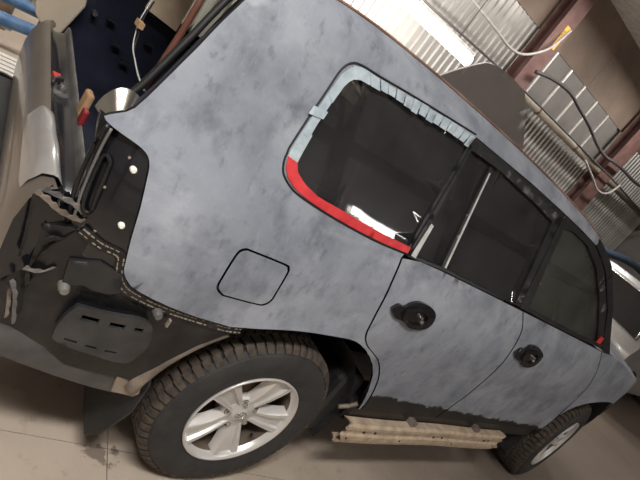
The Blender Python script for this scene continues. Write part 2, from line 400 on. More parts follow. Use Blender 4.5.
cable('cable',[(6.58,3.35),(7.07,3.48),(7.71,3.55),(8.31,3.49),(8.96,3.42),(9.63,3.3),(10.2,3.26),(10.95,3.34),(12.03,3.36),(12.78,3.44),(14,3.5)],5.5,.036,CABLE,'thick dark cable looping over the grey upper sheets')
cable('cable',[(3.0,2.87),(3.83,2.89),(5.17,2.95),(6.85,3.01),(8.63,3.03),(10.26,3.04),(11.54,3.05),(14.06,2.98)],5.52,.02,CABLE,'thin dark cable strung straight along the pipe')
cable('cable',[(9.64,2.91),(10.33,2.77),(10.92,2.65),(11.36,2.76),(11.52,3.07)],5.46,.025,CONDUIT,'pale cable hanging in a short loop at the second column')
# lamps
TUBE=mat('fluorescent_tube',(255,250,242),.5,emit=(1,.96,.9,14))
TUBE_C=mat('fluorescent_tube_ceiling',(255,250,242),.5,emit=(1,.96,.9,5))
LB=mat('white_lamp_housing',(225,224,220),.5)
x,y,z,L,W=WALL_LAMP
t=empty('wall_lamp',(5.35,-4.9,2.48)); tag(t,'fluorescent lamp on the near wall, mirrored in the quarter window','lamp')
MB().box((-.85,-.1,-.09),(.85,-.03,.09)).build('housing',LB,t,bevel=.01)
MB().tube([(-.83,0,0),(.83,0,0)],.045,12).build('diffuser',TUBE,t,'all')
area('lamp_light',(0,.06,0),1.6,.12,22,(math.radians(90),0,0),parent=t)
t=empty('wall_lamp',(x,y,z)); tag(t,'bright white fluorescent lamp above the car roof','lamp')
MB().box((-L/2,-.04,.07),(L/2,.04,.12)).build('housing',LB,t,bevel=.01)
MB().tube([(-L/2+.02,0,0),(L/2-.02,0,0)],.075,14).build('diffuser',TUBE,t,'all')
for sx in(-.6,.6): MB().tube([(sx*L/2,0,.12),(sx*L/2,0,5.2-z)],.006,6).build('hanger_wire',CABLE,t)
area('lamp_light',(0,.09,0),L,.12,W,(math.radians(70),0,0),parent=t)
area('lamp_light',(0,-.09,0),L,.12,W*.5,(math.radians(-60),0,0),parent=t)
for i,(x,y,z,L,W,_) in enumerate(LAMPS):
    lab=['fluorescent ceiling lamp above the rear corner of the car','fluorescent ceiling lamp above the near side of the doors','fluorescent ceiling lamp beyond the tailgate','added unseen lamp high up beyond the bonnet panel, brightening the far wall','added unseen lamp high up before the first steel column, brightening the far wall','added unseen lamp high up before the second steel column, brightening the far wall'][i]
    t=empty('ceiling_lamp',(x,y,z)); tag(t,lab,'lamp','ceiling lamps')
    MB().box((-L/2,-.11,.03),(L/2,.11,.10)).build('housing',LB,t,bevel=.008)
    for s in(-.055,.055): MB().tube([(-L/2+.03,s,0),(L/2-.03,s,0)],.019,10).build('tube',TUBE_C,t,'all')
    for s in(-.5,.5): MB().tube([(s*L*.8,0,.1),(s*L*.8,0,5.2-z)],.006,6).build('hanger_wire',CABLE,t)
    area('lamp_light',(0,0,-.03),L,.3,W,(0,0,0),parent=t)

# ================================================================== the car
car=empty('car',(0,0,0)); tag(car,'large off-road car in sanded grey primer, stripped for repair, rear wheel nearest','car')
roofl=[(-.72,1.70),(-.62,1.733),(-.541,1.749),(-.349,1.766),(-.087,1.774),(.163,1.774),(.544,1.768),(.919,1.748),(1.211,1.723),(1.434,1.694)]
roofd=arc(roofl,3)
railb=[(1.434,1.655),(1.21,1.672),(.96,1.684),(.643,1.695),(.4,1.698),(.205,1.700)]
qw_top=[(.19,1.676),(-.001,1.666),(-.159,1.655),(-.297,1.644),(-.381,1.636),(-.414,1.614),(-.43,1.572),(-.445,1.477),(-.458,1.386),(-.459,1.345)]
qw_bot=[(-.438,1.315),(-.394,1.293),(-.327,1.278),(-.245,1.273),(-.122,1.264),(.011,1.258),(.158,1.258)]
shut1=[(.147,1.223),(.154,1.161),(.166,1.075),(.186,.975),(.21,.906),(.256,.863),(.325,.831),(.41,.785),(.495,.695),(.560,.56),(.575,.50)]
arch=[(.555,.50),(.54,.545),(.436,.719),(.325,.81),(.22,.86),(.138,.876),(.03,.874),(-.072,.867),(-.161,.853),(-.252,.831)]
rear=[(-.348,.808),(-.46,.814),(-.569,.83),(-.68,.856),(-.715,.873),(-.74,.90),(-.751,.931),(-.768,.994),(-.784,1.075),(-.8,1.148),(-.808,1.18),(-.82,1.198),(-.84,1.208),(-.871,1.213),(-.914,1.219),(-.937,1.230),(-.911,1.253),(-.887,1.279),(-.86,1.351),(-.839,1.413),(-.818,1.474),(-.798,1.538),(-.77,1.614)]
shut2=[(1.103,1.217),(1.14,1.18),(1.179,1.138),(1.202,1.057),(1.22,.965),(1.229,.864),(1.223,.77),(1.211,.69),(1.185,.61),(1.17,.50)]
shut3=[(2.2,1.184),(2.268,1.105),(2.328,1.02),(2.376,.913),(2.408,.80),(2.405,.70),(2.388,.62),(2.373,.50)]
S1=arc(shut1,3);S2=arc(shut2,3);S3=arc(shut3,3)
G=.005
quarter=roofd+railb+qw_top+qw_bot+[(p[0]-G,p[1]) for p in S1]+arc(arch,2)+arc(rear,2)
fuel=arc([(-.464,1.080),(-.481,1.070),(-.487,1.045),(-.486,.960),(-.478,.932),(-.452,.915),(-.43,.912),(-.315,.912),(-.288,.919),(-.275,.941),(-.277,.97),(-.282,1.045),(-.290,1.064),(-.312,1.073),(-.464,1.080)],3)[:-1]
fc=np.mean(fuel,0)
fuel_in=[tuple(fc+(np.array(p)-fc)*.93) for p in fuel]
rdoor=[(p[0]+G,p[1]) for p in S1]+[(p[0]-G,p[1]) for p in reversed(S2)]+[(.7,1.229),(.4,1.236),(.25,1.236)]
fdoor=[(p[0]+G,p[1]) for p in S2]+[(p[0]-G,p[1]) for p in reversed(S3)]+[(1.8,1.197),(1.5,1.206)]
farch=[(2.395,.50),(2.385,.56),(2.405,.67),(2.486,.764),(2.61,.828),(2.758,.862),(2.9,.87),(3.05,.85),(3.2,.79),(3.3,.72),(3.36,.65)]
fend=[(p[0]+G,p[1]) for p in S3]+arc(farch,2)+[(3.60,.63),(3.66,.7),(3.65,.88),(3.58,.98),(3.3,1.06),(2.98,1.10),(2.67,1.155),(2.4,1.185)]
rwin=[(.205,1.245),(.212,1.655),(.40,1.655),(.57,1.648),(.80,1.634),(.944,1.618),(.985,1.40),(1.007,1.235),(.7,1.242),(.4,1.25)]
rframe=[(.172,1.235),(.20,1.60),(.208,1.697),(.4,1.694),(.643,1.691),(.96,1.68),(1.0,1.676),(1.025,1.50),(1.06,1.23),(.7,1.232),(.4,1.24)]
fwin=[(1.147,1.240),(1.10,1.45),(1.065,1.630),(1.167,1.642),(1.349,1.63),(1.568,1.566),(1.803,1.436),(1.95,1.33),(2.075,1.222),(1.8,1.222),(1.5,1.23)]
fframe=[(1.066,1.228),(1.031,1.50),(1.006,1.675),(1.136,1.672),(1.416,1.654),(1.60,1.60),(1.697,1.56),(1.97,1.40),(2.19,1.20),(1.8,1.203),(1.5,1.212)]
qglass=[(.185,1.69),(-.001,1.682),(-.297,1.66),(-.40,1.65),(-.44,1.61),(-.47,1.45),(-.48,1.34),(-.44,1.29),(-.33,1.255),(.15,1.235),(.166,1.245),(.178,1.45)]
for mir in(False,True):
    q=panel('quarter_panel',quarter,PRIMER,car,holes=[fuel] if not mir else [],mirror=mir,grid=.035,edge=BLACK)
    if not mir:
        panel('fuel_lid',fuel_in,PRIMER,q,thick=.01,edge=BLACK)
        panel('fuel_pocket',[tuple(fc+(np.array(p)-fc)*1.08) for p in fuel],BLACK,q,off=.014,thick=.004)
    d=panel('rear_door',rdoor,PRIMER_DOOR,car,mirror=mir,grid=.04,edge=BLACK)
    f=panel('window_frame',rframe,FRAMEM,d,off=.002,thick=.03,holes=[rwin],mirror=mir,grid=.05)
    panel('door_glass',[(p[0]+(-.01 if p[0]<.5 else .01),p[1]+(.01 if p[1]>1.4 else -.01)) for p in rwin],GLASS_DARK if not mir else GLASS_CLEAR,d,off=.014,thick=.004,mirror=mir,grid=.1)
    e=panel('front_door',fdoor,PRIMER_DOOR,car,mirror=mir,grid=.045,edge=BLACK)
    panel('window_frame',fframe,FRAMEM,e,off=.002,thick=.03,holes=[fwin],mirror=mir,grid=.05)
    panel('door_glass',[(p[0]+(-.01 if p[0]<1.3 else .01),p[1]+(.008 if p[1]>1.4 else -.01)) for p in fwin],GLASS_GREEN if not mir else GLASS_CLEAR,e,off=.014,thick=.004,mirror=mir,grid=.1)
    panel('fender',fend,PRIMER_DOOR,car,mirror=mir,grid=.05,edge=BLACK)
    panel('quarter_glass',qglass,GLASS_DARK if not mir else GLASS_CLEAR,car,off=.013,thick=.004,mirror=mir,grid=.1)
    # black C-post between quarter glass and rear door
    panel('side_pillar',[(.158,1.236),(.17,1.45),(.19,1.69),(.212,1.698),(.205,1.60),(.19,1.45),(.172,1.236)],FRAMEM,car,off=.006,thick=.03,mirror=mir)
    # black windscreen pillar
    panel('windscreen_pillar',[(1.43,1.693),(1.60,1.655),(1.71,1.622),(2.0,1.455),(2.33,1.19),(2.2,1.192),(1.97,1.412),(1.70,1.57),(1.6,1.61),(1.43,1.656)],FRAMEM,car,off=.0,thick=.05,mirror=mir)
    # inner body behind the gaps
    panel('inner_body',[(-.90,1.215),(2.3,1.17),(2.36,.9),(2.36,.47),(.6,.47),(.56,.6),(.47,.75),(.33,.87),(.12,.93),(-.12,.93),(-.3,.90),(-.7,.90),(-.76,.95)],NAVY,car,off=.045,thick=.01,mirror=mir,grid=.12)
    panel('inner_quarter',[(-.90,1.21),(.15,1.21),(.16,1.24),(-.34,1.25),(-.46,1.28),(-.50,1.35),(-.47,1.47),(-.45,1.62),(-.40,1.665),(-.2,1.685),(.15,1.70),(.15,1.74),(-.3,1.73),(-.6,1.70),(-.70,1.66),(-.755,1.6),(-.80,1.48),(-.845,1.34),(-.87,1.28)],NAVY,car,off=.05,thick=.02,mirror=mir,grid=.12)
# red-brown strip along the roof edge
b=MB(); P=arc(roofl[1:],4)
rs=[Vector((a[0],float(ys(a[0],a[1]))+.004,a[1]+.004)) for a in P]
b.tube(rs,.005,6).build('roof_strip',ROOFSEAL,car,'all')
# roof skin
def roof(u,v):
    k=u*(len(roofd)-1); i=min(int(k),len(roofd)-2); q=k-i
    x=roofd[i][0]*(1-q)+roofd[i+1][0]*q; z=roofd[i][1]*(1-q)+roofd[i+1][1]*q; y=float(ys(x,z))
    c=4*v*(1-v); xx=x+(.10*c if u>.5 else -.03*c)*abs(u-.5)*2
    return (xx,y+(WID-2*y)*v,z-.002+.026*c)
b=MB().grid(roof,30,20); o=b.build('roof',PRIMER,car,'all',fix=False)
# windscreen
def wsc(u,v):
    a=np.array([1.45,float(ys(1.43,1.69))+.01,1.688]); e=np.array([2.30,float(ys(2.28,1.2))+.02,1.20]); p=a+(e-a)*u; c=4*v*(1-v)
    return (p[0]+(.10+.14*u)*c,p[1]+(WID-2*p[1])*v,p[2]+.026*c)
MB().grid(wsc,10,16).build('windscreen',GLASS_CLEAR,car,'all',fix=False)
# bonnet and nose
def bon(u,v):
    x=2.36+u*1.26; z=np.interp(x,[2.36,2.67,2.98,3.3,3.5,3.62],[1.185,1.155,1.10,1.06,1.0,.93])
    y=float(ys(x,z))+.004; c=4*v*(1-v)
    return (x+.16*c*u+.14*c*(1-u),y+(WID-2*y)*v,z+.075*c**.6)
MB().grid(bon,16,20).build('bonnet',PRIMER,car,'all',fix=False)
b=MB()
def nose(u,v):
    y=.22+(WID-.44)*v; c=4*v*(1-v); z=.42+u*.55
    return (3.64+.2*c**.7-.06*u*u,y,z)
b.grid(nose,8,16).build('front_bumper',SATIN,car,'all',fix=False)
for yy in(.42,WID-.42): MB().box((3.60,yy-.18,.80),(3.74,yy+.16,.95)).build('headlamp',GLASS_CLEAR,car,bevel=.02)
# ---- masking tape round the quarter window
tout=[(-.476,1.345),(-.478,1.374),(-.466,1.461),(-.450,1.555),(-.440,1.61),(-.419,1.640),(-.383,1.652),(-.306,1.658),(-.17,1.671),(-.014,1.684),(.197,1.699)]
tin=[(-.440,1.340),(-.440,1.372),(-.434,1.458),(-.420,1.545),(-.411,1.589),(-.398,1.612),(-.372,1.624),(-.288,1.632),(-.148,1.642),(.012,1.651),(.181,1.656)]
def along(P,s):
    P=[np.array(p) for p in P]; L=[0]
    for a,b in zip(P,P[1:]): L.append(L[-1]+np.linalg.norm(b-a))
    s=np.clip(s,0,1)*L[-1]; return (np.interp(s,L,[p[0] for p in P]),np.interp(s,L,[p[1] for p in P]))
# s split: lower corner..top corner with long strips, then short pieces along the top edge
cuts=[0,.10,.235,.345,.40,.45,.49,.53,.575,.62,.66,.705,.75,.79,.835,.88,.925,.965,1.0]
rng=random.Random(3)
for i in range(len(cuts)-1):
    a=cuts[i]+(.002 if i>3 else -.012); b_=cuts[i+1]-(.003 if i>3 else -.004); j=[rng.uniform(-.005,.006) for _ in range(4)]
    K=6 if i<4 else 2
    O=[along(tout,a+(b_-a)*q/K) for q in range(K+1)]; I=[along(tin,a+(b_-a)*q/K) for q in range(K+1)]
    O=[(p[0],p[1]+j[0]*.5) for p in O]; I=[(p[0]+(j[1] if i<5 else 0),p[1]+(j[2] if i>=5 else 0)) for p in I]
    panel('tape_strip',O+I[::-1],TAPEB,car,off=-.003-.0012*(i%3),thick=.0012 if i>3 else .0025,grid=.03)
panel('tape_strip',[(-.482,1.475),(-.43,1.482),(-.426,1.505),(-.478,1.50)],TAPEB,car,off=-.008,thick=.002,grid=.03)
rout=[(-.478,1.352),(-.472,1.330),(-.455,1.305),(-.406,1.280),(-.342,1.268),(-.25,1.258),(-.126,1.249),(.005,1.244),(.160,1.246)]
rin=[(-.440,1.348),(-.437,1.336),(-.422,1.324),(-.384,1.305),(-.315,1.288),(-.241,1.285),(-.118,1.277),(.017,1.270),(.163,1.269)]
for a,b_ in((0,.27),(.26,.62),(.61,1.0)):
    O=[along(rout,a+(b_-a)*q/6) for q in range(7)]; I=[along(rin,a+(b_-a)*q/6) for q in range(7)]
    panel('tape_strip',I[::-1]+O if False else O+I[::-1],TAPER,car,off=-.004-.002*(a>.2)*(a<.5),thick=.002,grid=.03)['label']='red tape strip'
gk=[(-.482,1.352),(-.484,1.376),(-.472,1.462),(-.456,1.557),(-.446,1.614),(-.423,1.646),(-.385,1.658),(-.307,1.664),(-.17,1.677),(-.014,1.690),(.197,1.706)]
gk2=[(-.484,1.352),(-.478,1.328),(-.460,1.301),(-.409,1.275),(-.343,1.263),(-.25,1.253),(-.126,1.244),(.005,1.239),(.158,1.241)]
for g in(gk,gk2): MB().tube([(p[0],float(ys(p[0],p[1]))-.0005,p[1]) for p in arc(g,4)],.0035,6).build('window_gasket',BLKRUB,car,'all')
# pale strip at the C-post, divider bar of the rear door window, scuffed frame top
panel('pale_strip',[(.186,1.244),(.212,1.242),(.218,1.37),(.204,1.372)],STRIPW,car,off=-.004,thick=.004)
panel('divider_bar',[(.383,1.249),(.414,1.250),(.376,1.648),(.354,1.650)],FRAMEM,car,off=.004,thick=.02)
panel('divider_trim',[(.402,1.252),(.412,1.252),(.374,1.63),(.367,1.63)],STRIPW,car,off=.001,thick=.004)
panel('frame_top',[(.23,1.657),(.40,1.659),(.57,1.652),(.80,1.638),(.94,1.622),(.955,1.664),(.643,1.677),(.40,1.682),(.235,1.684)],SCUFF,car,off=-.003,thick=.006,grid=.03)
panel('red_tag',[(2.04,1.225),(2.10,1.222),(2.12,1.262),(2.075,1.265)],RED,car,off=-.006,thick=.004)['label']='small red tag'
# ---- door handle cups (handles taken off)
def handle(pts,parent,bolt):
    P=arc(pts+[pts[0]],3)[:-1]; c0=np.mean(P,0)
    h=panel('handle_base',P,BLACK,parent,off=-.012,thick=.014,grid=.02,seg=.012)
    def cup(k,n=24): return [(c0[0]+.022+k*.085*math.cos(a),c0[1]-.002+k*.042*math.sin(a)) for a in np.linspace(0,2*math.pi,n,endpoint=False)]
    panel('handle_cup',cup(1.0),BLACK,h,off=-.022,thick=.012,holes=[cup(.72)],grid=.02,seg=.012)
    panel('cup_floor',cup(.75),BLACK,h,off=-.010,thick=.004,grid=.02)
    z=c0[1]; y=float(ys(c0[0],z))
    MB().lathe([(0,-.026),(.006,-.026),(.007,-.020),(.007,-.008)],12,cen=(c0[0]+.04,y,z+.004)).build('bolt',CHROME,h,True)
    MB().lathe([(0,-.024),(.008,-.024),(.010,-.018),(.010,-.008)],12,cen=(c0[0]+.062,y,z-.014)).build('bolt',CHROME,h,True)
rd=[o for o in car.children if o.name.startswith('rear_door')][0]; fd=[o for o in car.children if o.name.startswith('front_door')][0]
handle([(.224,1.045),(.248,1.069),(.285,1.068),(.305,1.086),(.357,1.104),(.444,1.096),(.489,1.066),(.492,1.021),(.449,.996),(.386,.992),(.327,1.010),(.27,1.016)],rd,1)
handle([(1.235,1.02),(1.258,1.052),(1.30,1.060),(1.328,1.085),(1.40,1.09),(1.461,1.076),(1.515,1.05),(1.515,1.0),(1.471,.968),(1.40,.962),(1.345,.985),(1.28,.995)],fd,1)

# ---- wheels
def wheel(xc,mir=False,steer=0):
    sgn=-1 if mir else 1; Y0=.033
    def place(o,k=1):
        o.matrix_local=Matrix.Translation((xc,WID-Y0 if mir else Y0,.3785))@Matrix.Translation((0,-.13 if mir else .13,0))@Matrix.Rotation(math.radians(steer)+(math.pi if mir else 0),4,'Z')@Matrix.Translation((0,-.13,0))@Matrix.Diagonal((k,1,k,1)); return o
    W=.228
    half=[(.216,.050),(.226,.020),(.236,.012),(.244,.011),(.262,.004),(.29,.0),(.318,.002),(.342,.010),(.350,.014),(.352,.020),(.368,.034),(.3745,.050)]
    prof=half+[(.3765,W/2)]+[(r,W-h) for r,h in reversed(half)]
    t=place(MB().lathe(prof,72).build('tyre',RUBBER,car,'all'),.983)
    gv=MB().lathe([(.369,.034),(.3752,.050),(.3772,W/2),(.3752,W-.05),(.369,W-.034)],72).build('tread_base',GROOVE,t,'all')
    # tread blocks
    b=MB(); N=62
    def blk(a0,a1,h0,h1,sk,r0,r1,rh=None):
        V=[]
        for r in(r0,r1):
            for (a,h,s) in((a0,h0,-sk),(a1,h0,-sk),(a1,h1,sk),(a0,h1,sk)):
                rr=r if not rh or r==r0 else (r-rh if h==(h0 if h0<W/2 and h0<.06 else h1) and False else r)
                V.append((rr*math.cos(a+s),h,rr*math.sin(a+s)))
        b.add(V,[(0,1,2,3),(7,6,5,4),(0,4,5,1),(1,5,6,2),(2,6,7,3),(3,7,4,0)])
    for i in range(N):
        a=2*math.pi*i/N; da=2*math.pi/N; j=rng.uniform(-.05,.05)*da
        blk(a+.06*da+j,a+.80*da+j,.046,.088,.010,.368,.3845)
        blk(a+.50*da,a+1.30*da,.091,.112,-.022,.370,.385)
        blk(a+.16*da,a+.96*da,.116,.137,.022,.370,.385)
        blk(a+.60*da-j,a+1.36*da-j,.140,.182,-.010,.368,.3845)
        # shoulder lug turning down on to the sidewall
        for (ha,hb,m_) in((.046,.018,1),(W-.046,W-.018,-1)):
            k=0 if m_==1 else .54; w0=(.06+k)*da+j*m_; w1=(.80+k)*da+j*m_; w1b=w0+(w1-w0)*(1 if i%2 else .78)
            V=[]
            for (r,h) in((.3845,ha),(.3775,ha-.014*m_),(.356,hb-.003*m_)):
                for an in(a+w0,a+(w1 if r>.37 else w1b)): V.append((r*math.cos(an),h,r*math.sin(an)))
            for (r,h) in((.366,ha+.004*m_),(.364,ha-.010*m_),(.348,hb+.004*m_)):
                for an in(a+w0,a+(w1 if r>.355 else w1b)): V.append((r*math.cos(an),h,r*math.sin(an)))
            b.add(V,[(0,1,3,2),(2,3,5,4),(0,2,8,6),(2,4,10,8),(1,7,9,3),(3,9,11,5),(4,5,11,10),(0,6,7,1)])
    tr=b.build('tread_blocks',TREAD,t); tr['kind']='stuff'
    # alloy rim
    rim=place(MB().lathe([(.2265,.016),(.2285,.010),(.226,.005),(.221,.006),(.214,.016),(.209,.024),(.205,.034)],72).build('wheel_rim',ALLOY,car,'all'))
    MB().lathe([(.205,.034),(.200,.06),(.196,.10),(.198,.19),(.205,.205)],72).build('rim_barrel',ALLOYD,rim,'all')
    back=MB().lathe([(.197,.11),(.12,.115),(.09,.10),(.0,.10)],48).build('brake_disc',BRAKE,rim,'all')
    MB().box((-.10,.075,.07),(.06,.112,.18)).build('brake_caliper',BRAKE,rim,bevel=.01)
    hub=MB().lathe([(.0,.036),(.030,.036),(.034,.040),(.060,.042),(.078,.048),(.084,.06),(.084,.10)],40).build('hub',ALLOY,rim,'all')
    for k in range(5):
        a=math.radians(140-72*k)
        # a broad flat-faced spoke: two raised ridges either side of a shallow channel, widening to the rim
        st=[0,.2,.45,.7,1.0]; rows=[]
        for s in st:
            r=.050+.160*s; w=.028+.024*s+.008*s*s; d=.044-.006*math.sin(s*math.pi)-.022*s
            rows.append([(-w-.010,d+.035),(-w,d+.003),(-w*.86,d-.003),(-w*.50,d-.003),(-w*.40,d+.008),(w*.40,d+.008),(w*.50,d-.003),(w*.86,d-.003),(w,d+.003),(w+.010,d+.035)])
        V=[];n=len(rows[0])
        for s,row in zip(st,rows):
            r=.050+.160*s
            for (q,h) in row:
                V.append((r*math.cos(a)-q*math.sin(a),h,r*math.sin(a)+q*math.cos(a)))
        F=[(i*n+j,i*n+j+1,(i+1)*n+j+1,(i+1)*n+j) for i in range(len(st)-1) for j in range(n-1)]
        MB().add(V,F).build('spoke',ALLOY,rim,True)
    for k in range(5):
        a=math.radians(140-36-72*k)
        MB().lathe([(0,.030),(.008,.030),(.0105,.034),(.0105,.055)],6,cen=(.0575*math.cos(a),0,.0575*math.sin(a))).build('lug_nut',CHROME,rim)
        MB().lathe([(.0125,.0445),(.0165,.042),(.017,.046)],16,cen=(.0575*math.cos(a),0,.0575*math.sin(a))).build('nut_seat',ALLOYD,rim,'all')
    a=math.radians(-40); MB().tube([(.165*math.cos(a),.03,.165*math.sin(a)),(.182*math.cos(a),.05,.182*math.sin(a))],.0045,8).build('valve',BLKRUB,rim)
    # centre emblem: three interlocking ovals
    e=MB()
    def ell(cx,cz,rx,rz):
        e.tube([(cx+rx*math.cos(q),.0345,cz+rz*math.sin(q)) for q in np.linspace(0,2*math.pi,25)],.0022,6,False)
    ell(0,0,.024,.0165); ell(0,.0055,.018,.0065); ell(0,0,.0075,.016)
    e.build('emblem',CHROME,rim,'all')
    return t
wheel(0); wheel(2.85,False,8); wheel(0,True); wheel(2.85,True,8)
# wheel houses
def house(xc,mir,lo=-20,hi=200,R=.50):
    def fn(u,v):
        a=math.radians(lo+(hi-lo)*u); xx=xc+R*math.cos(a)*1.04; y=max(.065,float(ys(xx,.385+R*math.sin(a)))+.02)*(1-v)+.465*v; y=WID-y if mir else y
        return (xx,y,.385+R*math.sin(a)*(1-.03*v))
    o=MB().grid(fn,28,3).build('wheel_house',SATIN,car,'all',fix=False)
    n=28; V=[(xc,WID-.46 if mir else .46,.42)]+[(xc+R*1.04*math.cos(math.radians(lo+(hi-lo)*i/n)),WID-.46 if mir else .46,.385+R*.97*math.sin(math.radians(lo+(hi-lo)*i/n))) for i in range(n+1)]
    mesh('back_plate',V,[(0,i+1,i+2) for i in range(n)],SATIN,o)
for mir in(False,True): house(0,mir,-14,165,.475); house(2.85,mir,2,190,.47)

MB().box((.40,.10,.28),(.56,.46,.62)).build('splash_shield',SATIN,car,bevel=.03)
# ---- stripped rear corner
def offs(o): return lambda x,z: ys(x,z)+o
# glossy black lamp recess with white plugs
rec=panel('lamp_recess',[(-.935,1.222),(-.86,1.225),(-.78,1.20),(-.76,1.08),(-.735,.93),(-.70,.86),(-.80,.86),(-.885,.93),(-.90,.98),(-.905,1.05),(-.915,1.13),(-.93,1.19)],BLACK,car,off=.014,thick=.02,grid=.03,bow=lambda x,z:.030*np.clip((-.80-x)/.12,0,1)**2)
for (x,z) in((-.832,1.150),(-.800,1.014)):
    y=float(ys(x,z))+.014+.03*max(0,(-.80-x)/.12)**2
    MB().lathe([(0,-.010),(.005,-.010),(.008,-.007),(.0085,-.003),(.0085,.004)],14,cen=(x,y,z)).build('plug',WHITEPL,rec,True)
for (x,z) in((-.85,1.17),(-.845,.97),(-.87,1.08)):
    y=float(ys(x,z))+.02+.03*max(0,(-.80-x)/.12)**2
    MB().lathe([(0,-.008),(.004,-.008),(.004,.004)],8,cen=(x,y,z)).build('bolt',CHROME,rec)
# jamb: ribbed return of the body round the rear corner
def jamb(u,v):
    z=.90+.32*v; return (-.925+.03*(1-v)+.085*u+.006*math.cos(u*math.pi*5),.12+.20*u,z-.06*u)
MB().grid(jamb,22,10).build('rear_jamb',BLACK,car,True,fix=False)
ring=[(-.898,.094,1.152),(-.884,.088,1.142),(-.881,.081,1.118),(-.877,.068,1.054),(-.874,.063,1.01),(-.89,.068,1.01),(-.899,.073,1.042),(-.904,.085,1.106),(-.903,.093,1.141),(-.898,.094,1.152)]
MB().tube([(p[0],p[1]+.018,p[2]) for p in arc(ring,4)],.006,6,False).build('jamb_gutter',DUSTY,car,'all')
MB().tube(arc([(-.928,.108,1.222),(-.932,.108,1.15),(-.925,.10,1.05),(-.905,.095,.96)],5),.006,6).build('jamb_flange',DUSTY,car,'all')
MB().tube(arc([(-.915,.115,1.215),(-.915,.11,1.15),(-.908,.10,1.05),(-.895,.095,.97)],5),.004,6).build('jamb_flange',GREYMETAL,car,'all')
# black lower quarter behind the bumper
low=panel('lower_quarter',[(-.955,.93),(-.89,.955),(-.81,.94),(-.755,.93),(-.735,.885),(-.69,.848),(-.57,.822),(-.46,.806),(-.35,.80),(-.27,.82),(-.33,.77),(-.40,.70),(-.455,.62),(-.49,.55),(-.50,.50),(-.72,.52),(-.93,.56),(-.97,.70)],DUSTY,car,off=.018,thick=.02,grid=.035)
panel('stiffener',[(-.85,.80),(-.735,.815),(-.715,.83),(-.735,.885),(-.80,.90),(-.865,.87)],SATIN,low,off=.006,thick=.014,grid=.04)
# slotted bumper bracket
def rr(cx,cz,w,h,a):
    ca,sa=math.cos(a),math.sin(a); return [(cx+ca*p-sa*q,cz+sa*p+ca*q) for p,q in((-w/2,-h/2),(w/2,-h/2),(w/2,h/2),(-w/2,h/2))]
brk=arc([(-.800,.770),(-.72,.774),(-.64,.782),(-.60,.77),(-.582,.744),(-.565,.69),(-.575,.64),(-.60,.61),(-.69,.62),(-.795,.635),(-.815,.66),(-.815,.72),(-.800,.770)],3)[:-1]
slots=[rr(-.755,.738,.045,.018,.04),rr(-.683,.740,.042,.018,.05),rr(-.622,.742,.026,.015,.05),rr(-.768,.652,.034,.007,.0),rr(-.712,.648,.032,.007,0),rr(-.655,.645,.034,.007,0)]
panel('bumper_bracket',brk,mat('grey_black_plastic',(36,37,39),.38,0,(62,62,62),8),car,off=-.022,thick=.012,holes=slots,grid=.03,seg=.012)
panel('bracket_back',[tuple(np.mean(brk,0)+(np.array(p)-np.mean(brk,0))*.97) for p in brk],BLACK,car,off=-.004,thick=.01)
for (x,z) in((-.842,.79),(-.588,.795)):
    y=float(ys(x,z)); MB().lathe([(0,-.014),(.010,-.014),(.013,-.008),(.015,.0),(.015,.02)],12,cen=(x,y,z)).build('bolt',GREYMETAL,low,True)
MB().box((-.545,.022,.76),(-.539,.034,.785)).build('clip',SEALW,low)
# perforated seam: two rows of pale sealant dashes along the quarter's lower edge
seam=[(-.875,.962),(-.82,.944),(-.768,.938),(-.752,.905),(-.735,.870),(-.70,.840),(-.626,.820),(-.55,.806),(-.444,.795),(-.36,.790),(-.30,.80)]
Ps=arc(seam,8); b=MB()
for off in(-.006,.007):
    for s in np.arange(0,1,.021):
        s=s+rng.uniform(-.004,.004)
        if rng.random()<.22: continue
        a=np.array(along(Ps,s)); c=np.array(along(Ps,min(1,s+.0145))); d=c-a
        if np.linalg.norm(d)<1e-4: continue
        nrm=np.array([d[1],-d[0]])/np.linalg.norm(d); a=a+nrm*off; c=c+nrm*off; w=nrm*rng.uniform(.0008,.0022)
        V=[]
        for q in(-.004,.012):
            for p in(a-w,c-w,c+w,a+w): V.append((p[0],float(ys(p[0],p[1]))+.012+q,p[1]))
        b.add(V,[(0,1,2,3),(7,6,5,4),(0,4,5,1),(1,5,6,2),(2,6,7,3),(3,7,4,0)])
o=b.build('seam_sealant',SEALW,low); o['label']='pale perforated seam of sealant'
Pn=arc(seam,3); up_=[];dn=[]
for i in range(len(Pn)):
    a=np.array(Pn[max(0,i-1)]);c=np.array(Pn[min(len(Pn)-1,i+1)]);d=(c-a)/np.linalg.norm(c-a);nn=np.array([d[1],-d[0]])
    up_.append(tuple(np.array(Pn[i])-nn*.014)); dn.append(tuple(np.array(Pn[i])+nn*.014))
panel('seam_flange',dn+up_[::-1],DUSTY,low,off=.010,thick=.008,grid=.05)
